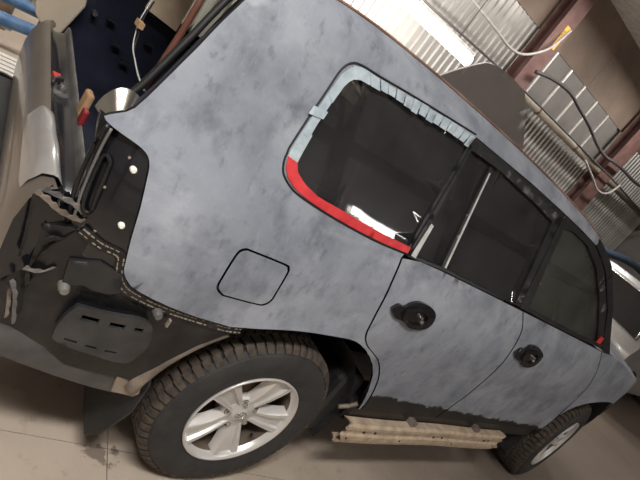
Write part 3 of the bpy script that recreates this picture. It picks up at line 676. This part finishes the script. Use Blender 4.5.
# bumper beam wrapping round the rear
path=arc([(-.455,.115,.455),(-.52,.098,.47),(-.64,.09,.50),(-.80,.095,.54),(-.92,.12,.565),(-1.01,.20,.575),(-1.06,.34,.58),(-1.085,.6,.585),(-1.09,.985,.585)],4)
path=path+[(p[0],WID-p[1],p[2]) for p in reversed(path[:-1])]
sec=[(-.068,.030),(-.070,.010),(-.058,-.010),(-.02,-.020),(.03,-.018),(.056,-.006),(.066,.012),(.066,.034),(.060,.034),(.056,.014),(.03,-.006),(-.02,-.008),(-.056,.004),(-.062,.030)]
b=MB();V=[];n=len(sec)
for i,p in enumerate(path):
    a=Vector(path[max(0,i-1)]);c=Vector(path[min(len(path)-1,i+1)]);d=(c-a);d.z=0;d.normalize();nn=Vector((d.y,-d.x,0))
    if nn.dot(Vector((p[0]-.2,p[1]-.985,0)))<0: nn=-nn
    hs=1.0 if i>4 else .9+.025*i
    for (h,o_) in sec: V.append((p[0]-nn.x*o_,p[1]-nn.y*o_,p[2]+h*hs))
F=[(i*n+j,i*n+(j+1)%n,(i+1)*n+(j+1)%n,(i+1)*n+j) for i in range(len(path)-1) for j in range(n)]+[tuple(range(n)),tuple(reversed(range((len(path)-1)*n,len(path)*n)))]
bb=b.add(V,F).build('bumper_beam',mat('bluish_grey_beam',(62,63,66),.38,.25,(92,91,90),7),car,True)
panel('beam_end',[(-.545,.440),(-.465,.425),(-.452,.44),(-.487,.560),(-.565,.545)],mat('pale_dusty_plate',(132,120,107),.6,0,(158,144,128),9),car,surf=lambda x,z:0*x+.066,off=0,thick=.012,grid=.05)['label']='paler end plate of bumper beam'
# worn champagne wheel-arch edge behind the tyre
def archband(u,v):
    a=math.radians(130+40*u); r=.475+.055*v*(.55+.45*u); return (r*math.cos(a)*1.0,.058-.022*math.sin(v*math.pi),.385+r*math.sin(a))
MB().grid(archband,18,5).build('arch_edge',TANMETAL,car,'all',fix=False)
# mud flap
b=MB(); fp=[(.085,.46),(.062,.36),(.10,.20),(.155,.125),(.25,.135),(.345,.165),(.365,.30),(.365,.52),(.20,.55)]
V=[(-.405-.06*(.55-z)/.4,y,z) for y,z in fp]+[(-.413-.06*(.55-z)/.4,y,z) for y,z in fp]; n=len(fp)
b.add(V,[tuple(range(n)),tuple(reversed(range(n,2*n)))]+[(i,(i+1)%n,n+(i+1)%n,n+i) for i in range(n)]).build('mud_flap',SATIN,car)
# torn, dirty metal under the tailgate corner
rg=random.Random(11)
def torn(name,cx,cy,cz,sx,sy,sz,m,seed):
    r_=random.Random(seed); bm=bmesh.new(); bmesh.ops.create_cube(bm,size=1); bmesh.ops.subdivide_edges(bm,edges=bm.edges[:],cuts=4,use_grid_fill=True)
    for v in bm.verts:
        v.co=Vector((cx+v.co.x*sx+r_.uniform(-.014,.014),cy+v.co.y*sy+r_.uniform(-.014,.014),cz+v.co.z*sz+r_.uniform(-.014,.014)))
    me=bpy.data.meshes.new(name); bm.to_mesh(me); bm.free(); return link(name,me,m,car)
torn('torn_corner',-.915,.19,.80,.05,.14,.24,DUSTY,1); torn('torn_corner',-.925,.26,.68,.05,.26,.12,DUSTY,2)
FL=[([(-.997,.085,1.015),(-.969,.085,1.004),(-.939,.085,.987),(-.902,.085,.977),(-.873,.085,.976)],TANMETAL),([(-.982,.095,1.021),(-.946,.095,1.016),(-.908,.095,1.008),(-.879,.095,.992)],GREYMETAL),([(-.97,.11,1.022),(-.943,.11,1.022),(-.914,.11,1.01),(-.895,.11,1.009)],DUSTY),
 ([(-.999,.085,1.010),(-.987,.08,.956),(-.972,.08,.886),(-.966,.08,.842)],DUSTY),([(-.957,.07,.773),(-.935,.07,.736),(-.92,.07,.693),(-.902,.07,.641)],GREYMETAL),([(-.945,.09,.73),(-.931,.085,.686),(-.921,.08,.647)],TANMETAL),([(-.905,.085,.90),(-.925,.085,.86),(-.93,.085,.80),(-.915,.08,.76)],DUSTY),([(-.942,.08,.808),(-.906,.08,.807),(-.879,.08,.829)],GREYMETAL),([(-.939,.08,.914),(-.903,.08,.912),(-.881,.08,.945)],DUSTY)]
for k,(pts,m) in enumerate(FL):
    b=MB()
    P=arc(pts,5); V=[];F=[]
    for i,p in enumerate(P):
        ww=.010+.004*math.sin(i*1.7+k); V+=[(p[0],p[1]-ww*.3,p[2]+ww),(p[0]+.004,p[1]+ww,p[2]-ww),(p[0]-.006,p[1]-.004,p[2]-ww*.2)]
    for i in range(len(P)-1):
        for j in range(3): F.append((3*i+j,3*i+(j+1)%3,3*i+3+(j+1)%3,3*i+3+j))
    b.add(V,F+[(0,1,2),(3*len(P)-1,3*len(P)-2,3*len(P)-3)]).build('bent_flange',m,car)
MB().tube(arc([(-.99,.15,.96),(-.995,.15,.90),(-.985,.13,.84),(-.97,.11,.80)],4),.006,6).build('loose_wire',BLKRUB,car,'all')
# ---- lower tailgate, closed, seen over its top edge
tgp=[(.012,.86),(.006,1.03),(.003,1.048),(-.001,1.050),(-.005,1.046),(-.010,1.015),(-.035,1.002),(-.060,1.010),(-.072,1.034),(-.084,1.044),(-.108,1.03),(-.128,.985),(-.138,.92),(-.132,.83),(-.115,.73)]
y0,y1=.10,1.58
def tgf(u,v):
    y=y0+(y1-y0)*u; k=v*(len(tgp)-1); i=min(int(k),len(tgp)-2); q=k-i
    dx=tgp[i][0]*(1-q)+tgp[i+1][0]*q; z=tgp[i][1]*(1-q)+tgp[i+1][1]*q; e=max(0,1-min(u,1-u)/.07)
    return (-.90+.065*y+dx+(.02*e*e if dx<-.06 else 0),y,z-.012*e*e*(z>1))
def tg_strip(name,v0,v1,m,nv,sm=True):
    return MB().grid(lambda u,v:tgf(u,v0+(v1-v0)*v),40,nv).build(name,m,tg,sm,fix=False)
n=len(tgp)-1
tg=MB().grid(lambda u,v:tgf(u,(9+(n-9)*v)/n),40,12).build('tailgate',CHAMP,car,'all',fix=False)
tg_strip('inner_panel',0,2/n,BLACK,3); tg_strip('weather_strip',2/n,5/n,GREYMETAL,6); tg_strip('tailgate_trough',5/n,9/n,mat('glossy_dark_grey',(30,31,34),.2,.1,(44,45,48),4),6)
for u in(0,1):
    V=[tgf(u,k/n) for k in range(n+1)]; mesh('end_plate',V,[tuple(range(n+1))],BLACK,tg)
# latch with a red tag, in the trough
def P3(u,k): return Vector(tgf(u,k/n))
lp=P3(.50,6.6)
MB().box((-.035,-.075,-.004),(.03,.075,.010),Matrix.Translation(lp)).build('latch_plate',GREYMETAL,tg,bevel=.004)
MB().tube([lp+Vector((-.028,-.04,.012)),lp+Vector((-.02,-.02,.030)),lp+Vector((.0,.0,.034)),lp+Vector((.012,.03,.012))],.010,8).build('latch_hook',SATIN,tg,'all')
MB().lathe([(0,.03),(.012,.03),(.016,.02),(.016,.0)],14,'z',lp+Vector((.008,-.045,.006))).build('latch_bolt',CHROME,tg,True)
MB().box((-.014,.035,.01),(.012,.085,.022),Matrix.Translation(lp)).build('latch_tag',RED,tg)
# pressed silver corner of the tailgate skin
b=MB()
def corner(u,v):
    y=.085+.47*u+.07*v*(1-u); k0=6.4+3.4*max(0,(u-.4)/.6); k=k0+(11.2-k0)*v; q=Vector(tgf(max(0,(y-y0)/(y1-y0)),k/n)); e=min(1,math.sin(math.pi*(.06+.94*u))**.5*1.1)*math.sin(math.pi*v)**.45
    return (q.x-.010*e*(v-.3),y,q.z+.002+.026*e*(1+.25*math.sin(u*8)))
b.grid(corner,18,12).build('corner_pressing',SILVER,tg,'all',fix=False)
# polished lip and clutter inside the opening
def lip(u,v):
    P=arc([(-.945,.20,1.219),(-.938,.20,1.253),(-.919,.20,1.283),(-.89,.20,1.294),(-.865,.20,1.288)],4); k=u*(len(P)-1); i=min(int(k),len(P)-2); p=Vector(P[i]).lerp(Vector(P[i+1]),k-i)
    c=Vector((-.90,.19,1.20)); q=p.lerp(c,v); return (q.x+.01*v,q.y-.03*math.sin(v*math.pi*.5)-.02*v,q.z-.01*v)
MB().grid(lip,14,10).build('opening_lip',mat('dark_polished_metal',(128,124,118),.22,.85,(150,146,138),3),car,'all',fix=False)
MB().box((-.878,.49,1.045),(-.862,.53,1.095)).build('red_clip',mat('dark_red_plastic',(120,30,34),.5),car,bevel=.006)
MB().box((-.874,.55,1.045),(-.852,.61,1.125)).build('tan_pad',CARD,car,bevel=.008)
# seal and brown strip on the inner side of the rear opening
D=[(-.915,1.25),(-.887,1.279),(-.86,1.351),(-.839,1.413),(-.818,1.474),(-.798,1.538),(-.77,1.614),(-.72,1.70)]
Dd=arc(D,3); V=[];F=[]
for (x,z) in Dd:
    y=float(ys(x,z)); V+=[(x+.001,y+.004,z),(x+.022,y+.045,z),(x+.018,y+.07,z),(x+.06,y+.15,z)]
for i in range(len(Dd)-1):
    for j in range(3): F.append((4*i+j,4*i+j+1,4*i+5+j,4*i+4+j))
mesh('opening_jamb',V,F,BLACK,car)
MB().tube([(-.786,.42,1.257),(-.782,.42,1.357),(-.778,.42,1.433),(-.777,.42,1.516),(-.778,.42,1.6)],.010,8).build('weather_seal',BROWNSEAL,car,'all')
MB().tube([(x+.02,float(ys(x,z))+.12,z) for x,z in Dd],.010,8).build('rubber_seal',BLKRUB,car,'all')
MB().tube([(x+.075,float(ys(x,z))+.26,z-.01) for x,z in Dd[6:]],.010,8).build('gas_strut',SATIN,car,'all')
V=[];F=[]
for (x,z) in Dd:
    y=WID-float(ys(x,z)); V+=[(x,y-.004,z),(x+.04,y-.16,z)]
for i in range(len(Dd)-1): F.append((2*i,2*i+1,2*i+3,2*i+2))
mesh('opening_jamb',V,F,NAVY,car)
iv=[(-.94,1.045),(-.921,.998),(-.857,.946),(-.80,.97),(-.759,1.137),(-.775,1.202),(-.94,1.12)]
MB().add([(x,1.66,z) for x,z in iv]+[(x,1.80,z) for x,z in iv],[tuple(range(7)),tuple(reversed(range(7,14)))]+[(i,7+i,7+(i+1)%7,(i+1)%7) for i in range(7)]).build('corner_block',IVORY,car,bevel=.01)['label']='ivory block at the far rear corner'
# wiring loom hanging in the opening
wl=empty('tmp'); bpy.data.objects.remove(wl)
MB().tube(arc([(-.746,.9,1.414),(-.764,.85,1.343),(-.769,.8,1.3),(-.785,.7,1.28),(-.793,.6,1.271),(-.813,.45,1.272),(-.848,.25,1.294)],5),.0022,6).build('wiring_loom',STRIPW,car,'all')
MB().tube(arc([(-.738,.9,1.414),(-.756,.85,1.35),(-.761,.8,1.305),(-.779,.7,1.275),(-.787,.6,1.265),(-.807,.45,1.268),(-.84,.25,1.29)],5),.003,6).build('wiring_loom',BLKRUB,car,'all')
MB().box((-.775,.80,1.325),(-.755,.85,1.345)).build('connector',CARD,car)
mesh('far_window_light',[(-.531,1.66,1.33),(-.36,1.66,1.442),(-.362,1.66,1.255),(-.536,1.66,1.275),(-.531,1.68,1.33),(-.36,1.68,1.442),(-.362,1.68,1.255),(-.536,1.68,1.275)],[(0,3,2,1),(4,5,6,7),(0,1,5,4),(1,2,6,5),(2,3,7,6),(3,0,4,7)],mat('pale_tan_window_light',(226,204,178),.8),car)  # pale panel standing in for light through the far quarter window
# far inner trim with clips
o=panel('cargo_trim',[(-.84,.80),(.1,.80),(.1,1.2),(-.30,1.22),(-.50,1.25),(-.56,1.36),(-.60,1.55),(-.70,1.60),(-.78,1.50),(-.86,1.27)],NAVY,car,off=.12,thick=.02,mirror=True,grid=.1)
for (x,z) in((-.62,1.13),(-.55,1.04),(-.48,.98),(-.42,1.12)):
    MB().box((x-.02,WID-.24,z-.006),(x+.02,WID-.215,z+.006)).build('clip',SATIN,o)
MB().lathe([(0,-.03),(.012,-.03),(.014,0)],12,cen=(-.70,WID-.22,1.12)).build('hook',CHROME,o,True)
# cargo floor, interior
MB().box((-.84,.14,.78),(2.2,WID-.14,.81)).build('cabin_floor',NAVY,car)
def seat(x,yc,w,hb,m,name='seat'):
    s=MB().box((x,yc-w/2,.86),(x+.50,yc+w/2,1.02)).build(name,m,car,bevel=.04)
    MB().box((-.07,-w/2,0),(.07,w/2,hb),Matrix.Translation((x+.02,yc,.98))@Matrix.Rotation(math.radians(-14),4,'Y')).build('backrest',m,s,bevel=.045)
    for dy in ((0,) if w<.7 else (-w*.3,w*.3)):
        MB().box((-.05,-.13,0),(.05,.13,.17),Matrix.Translation((x-.13,yc+dy,.99+hb))@Matrix.Rotation(math.radians(-8),4,'Y')).build('headrest',m,s,bevel=.04)
        for q in(-.06,.06): MB().tube([(x-.12,yc+dy+q,.94+hb),(x-.13,yc+dy+q,1.02+hb)],.006,6).build('post',CHROME,s)
seat(.42,WID/2,1.35,.52,SEATD)
seat(1.32,.56,.52,.56,SEATM); seat(1.32,WID-.56,.52,.56,SEATM)
b=MB(); b.grid(lambda u,v:(2.05+.25*u,.25+(WID-.5)*v,1.10+.10*math.sin(u*math.pi*.6)),6,10); b.build('dashboard',SATIN,car,'all',fix=False)
b=MB(); b.tube([(1.93+.06*math.sin(a),.58+.19*math.cos(a),1.10+.17*math.sin(a)) for a in np.linspace(0,2*math.pi,33)],.014,8,False); b.build('steering_wheel',SATIN,car,'all')
# white bar standing in for a lamp reflection in the quarter window
MB().box((-.25,-.01,-.012),(.25,.01,.012),Matrix.Translation((-.05,.24,1.262))).build('reflection_bar',WHITEPL,car,bevel=.004)
MB().tube([(-.30,.22,1.40),(-.12,.26,1.27)],.008,6).build('window_prop',SATIN,car)
# underbody
b=MB()
for y in(.42,WID-.42): b.box((-1.0,y-.05,.42),(3.5,y+.05,.56))
for x in(-.95,-.45,.5,1.2,1.9,2.4,3.3): b.box((x-.04,.42,.44),(x+.04,WID-.42,.52))
for x in(0,2.85): b.tube([(x,.2,.385),(x,WID-.2,.385)],.05,12)
b.lathe([(.0,-.14),(.12,-.10),(.15,0),(.12,.1),(0,.14)],16,cen=(0,WID/2,.385))
b.box((.6,.55,.34),(2.2,WID-.55,.44)); b.box((-1.0,.5,.46),(-.55,WID-.5,.74))
b.build('chassis',SATIN,car)
MB().box((.52,.06,.40),(2.40,.22,.535)).build('rocker',DUSTY,car,bevel=.03)
MB().box((.52,WID-.22,.40),(2.40,WID-.06,.535)).build('rocker',DUSTY,car,bevel=.03)
MB().box((2.38,.08,.22),(2.40,.34,.52)).build('mud_flap',SATIN,car)
# dirty step rail with holes on two brackets
st=MB(); prof=[(.055,.478),(.012,.480),(.0,.470),(.0,.452),(.008,.444),(.008,.424),(-.002,.416),(-.002,.388),(.006,.380),(.006,.366),(.018,.358),(.055,.358)]
prof2=[(y+.006,z-(.006 if z>.47 else (-.006 if z<.362 else 0))) for y,z in prof]
def rail(u,v,pf):
    x=.525+1.415*u; k=v*(len(pf)-1); i=min(int(k),len(pf)-2); q=k-i
    y=pf[i][0]*(1-q)+pf[i+1][0]*q; z=pf[i][1]*(1-q)+pf[i+1][1]*q
    e=(.015*math.sin(v*21) if u in(0,1) else 0); return (x+e*(1 if u==0 else 1.8),y,z-.032-.004*math.sin(u*9)+.004*u)
N2=len(prof)-1
st.grid(lambda u,v:rail(u,v,prof),40,N2*2); st.grid(lambda u,v:rail(u,v,prof2),40,N2*2)
so=st.build('step_rail',STEP,car,fix=False); so['label']='dirty beige perforated step rail'
for x in(.66,.74,1.22,1.30,1.75,1.80):
    MB().lathe([(0,-.0035),(.007,-.0035),(.008,.004)],10,cen=(x,.0085,.434-.032)).build('hole',BLKRUB,so)
for x in(.56,.95,1.42,1.88): MB().lathe([(0,-.0035),(.005,-.0035),(.006,.004)],10,cen=(x,-.0015,.402-.032)).build('hole',BLKRUB,so)
for x in(1.0,1.62):
    MB().box((x-.02,.02,.44),(x+.02,.09,.475)).build('rail_bracket',TANMETAL,car,bevel=.004)
MB().tube(arc([(.43,.05,.50),(.47,.04,.52),(.50,.06,.50),(.53,.05,.53)],4),.010,8).build('sill_stub',TANMETAL,car,'all')

# ================================================================== things beyond the car
# loose bonnet standing on a trestle behind the car
hp=arc([(2.30,1.45),(2.42,1.80),(2.55,2.0),(2.66,2.13),(2.92,2.37),(3.06,2.46),(3.31,2.51),(3.70,2.51),(3.86,2.47),(4.22,2.22),(4.50,1.99),(4.62,1.80),(4.70,1.45)],3)
ho=panel('bonnet_panel',hp,DARKPANEL,None,surf=lambda x,z:3.0+.06*((x-3.45)/1.1)**2+.10*(z-1.45),thick=.03,grid=.15,seg=.06)
tag(ho,'dark grey car bonnet standing upright behind the roof','bonnet')
t=empty('trestle',(3.45,3.05,0)); tag(t,'dark steel trestle carrying the dark grey bonnet','trestle')
MB().box((-1.15,-.04,1.39),(1.25,.06,1.44)).build('top_bar',SATIN,t)
for sx in(-.9,.9):
    for sy in(-.4,.4): MB().tube([(sx,0,1.42),(sx*1.05,sy,0)],.022,8).build('leg',SATIN,t)
for sx in(-.5,.5): MB().tube([(sx,.05,1.42),(sx,.11,1.75)],.012,8).build('back_rest',SATIN,t)
# silver hatchback ahead
sc=empty('car',(6.5,2.05,0)); tag(sc,'silver hatchback seen from behind past the windscreen pillar','car')
prof=[(0,.32),(-.06,.55),(-.05,.86),(.02,.98),(.05,1.02),(.32,1.56),(.55,1.63),(1.6,1.60),(2.5,1.05),(3.5,.92),(3.75,.6),(3.7,.32)]
def sil(u,v):
    k=u*(len(prof)-1); i=min(int(k),len(prof)-2); q=k-i; x=prof[i][0]*(1-q)+prof[i+1][0]*q; z=prof[i][1]*(1-q)+prof[i+1][1]*q
    c=2*v-1; hw=.84-.20*max(0,(z-1.0)/.6); e=abs(c)**4
    return (x+.10*e*(1 if x<1.5 else -1),hw*c,z-.06*e)
MB().grid(sil,44,20).build('body',SILVER,sc,'all',fix=False)
for s in(-1,1):
    V=[(p[0]+(.10 if p[0]<1.5 else -.10),s*(.84-.20*max(0,(p[1]-1)/.6)),p[1]-.06) for p in prof]; mesh('side',V,[tuple(range(len(V)))],SILVER,sc)
    for x in(.72,3.0):
        MB().lathe([(.0,-.10),(.20,-.10),(.22,-.11),(.30,-.10),(.315,-.06),(.315,.08),(.0,.08)],28,cen=(x,s*.76,.315)).build('tyre',RUBBER,sc,True)
    MB().box((-.04,s*.74-.08,.50),(.10,s*.74+.08,.70)).build('tail_lamp',SATIN,sc,bevel=.02)
def bgl(u,v):
    c=2*v-1; z=1.04+.48*u; x=.05+.27*(z-1.02)/.54; hw=.84-.20*(z-1)/.6-.07; e=abs(c)**4
    return (x-.02+.07*e,hw*c,z-.035*e+.01)
GB=mat('dark_car_glass',(24,25,27),.06,0,coat=.5)
MB().grid(bgl,6,16).build('rear_window',GB,sc,'all',fix=False)
b=MB(); b.tube([bgl(u,.985) for u in np.linspace(0,1,8)]+[bgl(1,v) for v in np.linspace(.96,.04,12)]+[bgl(u,.015) for u in np.linspace(1,0,8)],.014,6); b.build('window_trim',CHROME,sc,'all')
# blue hose high on the wall at the right
o=MB().tube(arc([(9.5,4.6,1.45),(11.28,4.5,1.67),(12.3,4.5,1.80),(13.2,4.5,1.84),(14.6,4.5,1.8)],4),.09,10).build('hose',mat('dull_blue_hose',(58,74,92),.6),None,'all'); tag(o,'blue hose strung past the silver hatchback','hose')
t=empty('hose_stand',(9.5,4.6,0)); tag(t,'dark post holding up one end of the blue hose','post')
MB().tube([(0,0,0),(0,0,1.36)],.03,8).build('post',SATIN,t); MB().lathe([(0,.02),(.2,.02),(.22,0)],16,'z').build('foot',SATIN,t)
t=empty('hose_stand',(14.6,4.5,0)); tag(t,'dark post at the far end of the blue hose','post')
MB().tube([(0,0,0),(0,0,1.71)],.03,8).build('post',SATIN,t); MB().lathe([(0,.02),(.2,.02),(.22,0)],16,'z').build('foot',SATIN,t)
# clutter seen behind the tailgate, upper left
t=empty('machine_frame',(-.7,3.6,0)); tag(t,'blue painted tubular steel frame on the floor behind the tailgate','frame')
for (a,e) in(((-1.2,-.45,.40),(.22,.10,.40)),((-1.0,.35,.42),(.22,.62,.42)),((.22,.10,.40),(.22,.62,.42)),((-1.2,-.45,.40),(-1.0,.35,.42))): MB().tube([a,e],.05,10).build('tube',BLUE,t,'all')
for a in((-1.2,-.45),(.22,.10),(.22,.62),(-1.0,.35)): MB().tube([(a[0],a[1],0),(a[0],a[1],.42)],.035,8).build('leg',BLUE,t)
for i,(dx,dy) in enumerate([(-.25,.10),(-.06,.22),(-.45,-.16)]):
    MB().box((dx-.04,dy-.12,.30),(dx+.04,dy+.12,.36)).build('clamp',STRIPW,t,bevel=.01)
t=empty('slatted_rack',(-.75,3.15,0)); tag(t,'white slatted rack lying on the floor behind the tailgate','rack')
for k in range(6): MB().box((-.8,-.25+.085*k,.20),(.26-.02*k,-.19+.085*k,.225)).build('slat',WHITES,t,bevel=.004)
for x in(-.7,.1): MB().box((x-.03,-.25,0),(x+.03,.24,.20)).build('runner',CLUT,t)
t=empty('grey_crate',(-1.0,5.0,0)); tag(t,'grey crate against the far wall behind the blue frame','crate')
MB().box((-.5,-.3,0),(.35,.3,.06)).build('base',CLUT,t)
for a,e in(((-.5,-.3,.06),(.35,-.27,.4)),((-.5,.27,.06),(.35,.3,.4)),((-.5,-.27,.06),(-.47,.27,.4)),((.32,-.27,.06),(.35,.27,.4))): MB().box(a,e).build('side',CLUT,t)
# litter on the floor behind and under the tailgate
def crumple(name,cx,cy,sx,sy,m,label,cat,seed,h=.03):
    r_=random.Random(seed); N=12
    hh=[[r_.uniform(.004,h) for _ in range(N+1)] for _ in range(N+1)]
    o=MB().grid(lambda u,v:(cx+sx*(u-.5)+.04*math.sin(v*7+seed),cy+sy*(v-.5)+.03*math.sin(u*9),hh[round(u*N)][round(v*N)]),N,N).build(name,m,None,True,fix=False)
    sm=o.modifiers.new('thickness','SOLIDIFY'); sm.thickness=.004; sm.offset=1; tag(o,label,cat); return o
crumple('cardboard_sheet',-.72,1.15,.34,.46,CARD,'crumpled brown cardboard on the floor below the tailgate','cardboard',1)
crumple('rag',-.70,1.75,.32,.40,CLUT,'dirty brown rag on the floor beyond the cardboard','rag',2,.06)
crumple('paper_sheet',-.80,2.35,.42,.42,mat('dusty_paper',(150,132,112),.9),'pale dusty paper on the floor before the white rack','paper',3,.04)
for (x,y,r,lab) in((-.68,1.62,.09,'black hose coil lying on the dirty brown rag'),(-.66,2.0,.11,'black hose coil lying beyond the dirty brown rag')):
    b=MB(); b.tube([(x+(r+.006*math.sin(3*a))*math.cos(a),y+r*math.sin(a),.075+.012*a/6.28) for a in np.linspace(0,4*math.pi,60)],.010,6); o=b.build('hose_coil',BLKRUB,None,'all'); tag(o,lab,'hose')
# black trolley jack and white can at the right edge, far down the hall
t=empty('floor_jack',(9.4,1.75,0)); tag(t,'small black floor jack at the right edge of the photo','jack')
MB().box((-.35,-.14,.08),(.35,.14,.18)).build('chassis',BLKRUB,t,bevel=.03)
for sx in(-.28,.28):
    for sy in(-.16,.16): MB().lathe([(0,-.03),(.07,-.03),(.075,0),(.07,.03),(0,.03)],16,cen=(sx,sy,.075)).build('wheel',BLKRUB,t,True)
MB().tube([(.3,0,.18),(.75,0,.85)],.02,8).build('handle',SATIN,t)
MB().lathe([(0,.28),(.06,.28),(.07,.24),(.05,.18)],16,'z',(-.2,0,0)).build('saddle',SATIN,t,True)
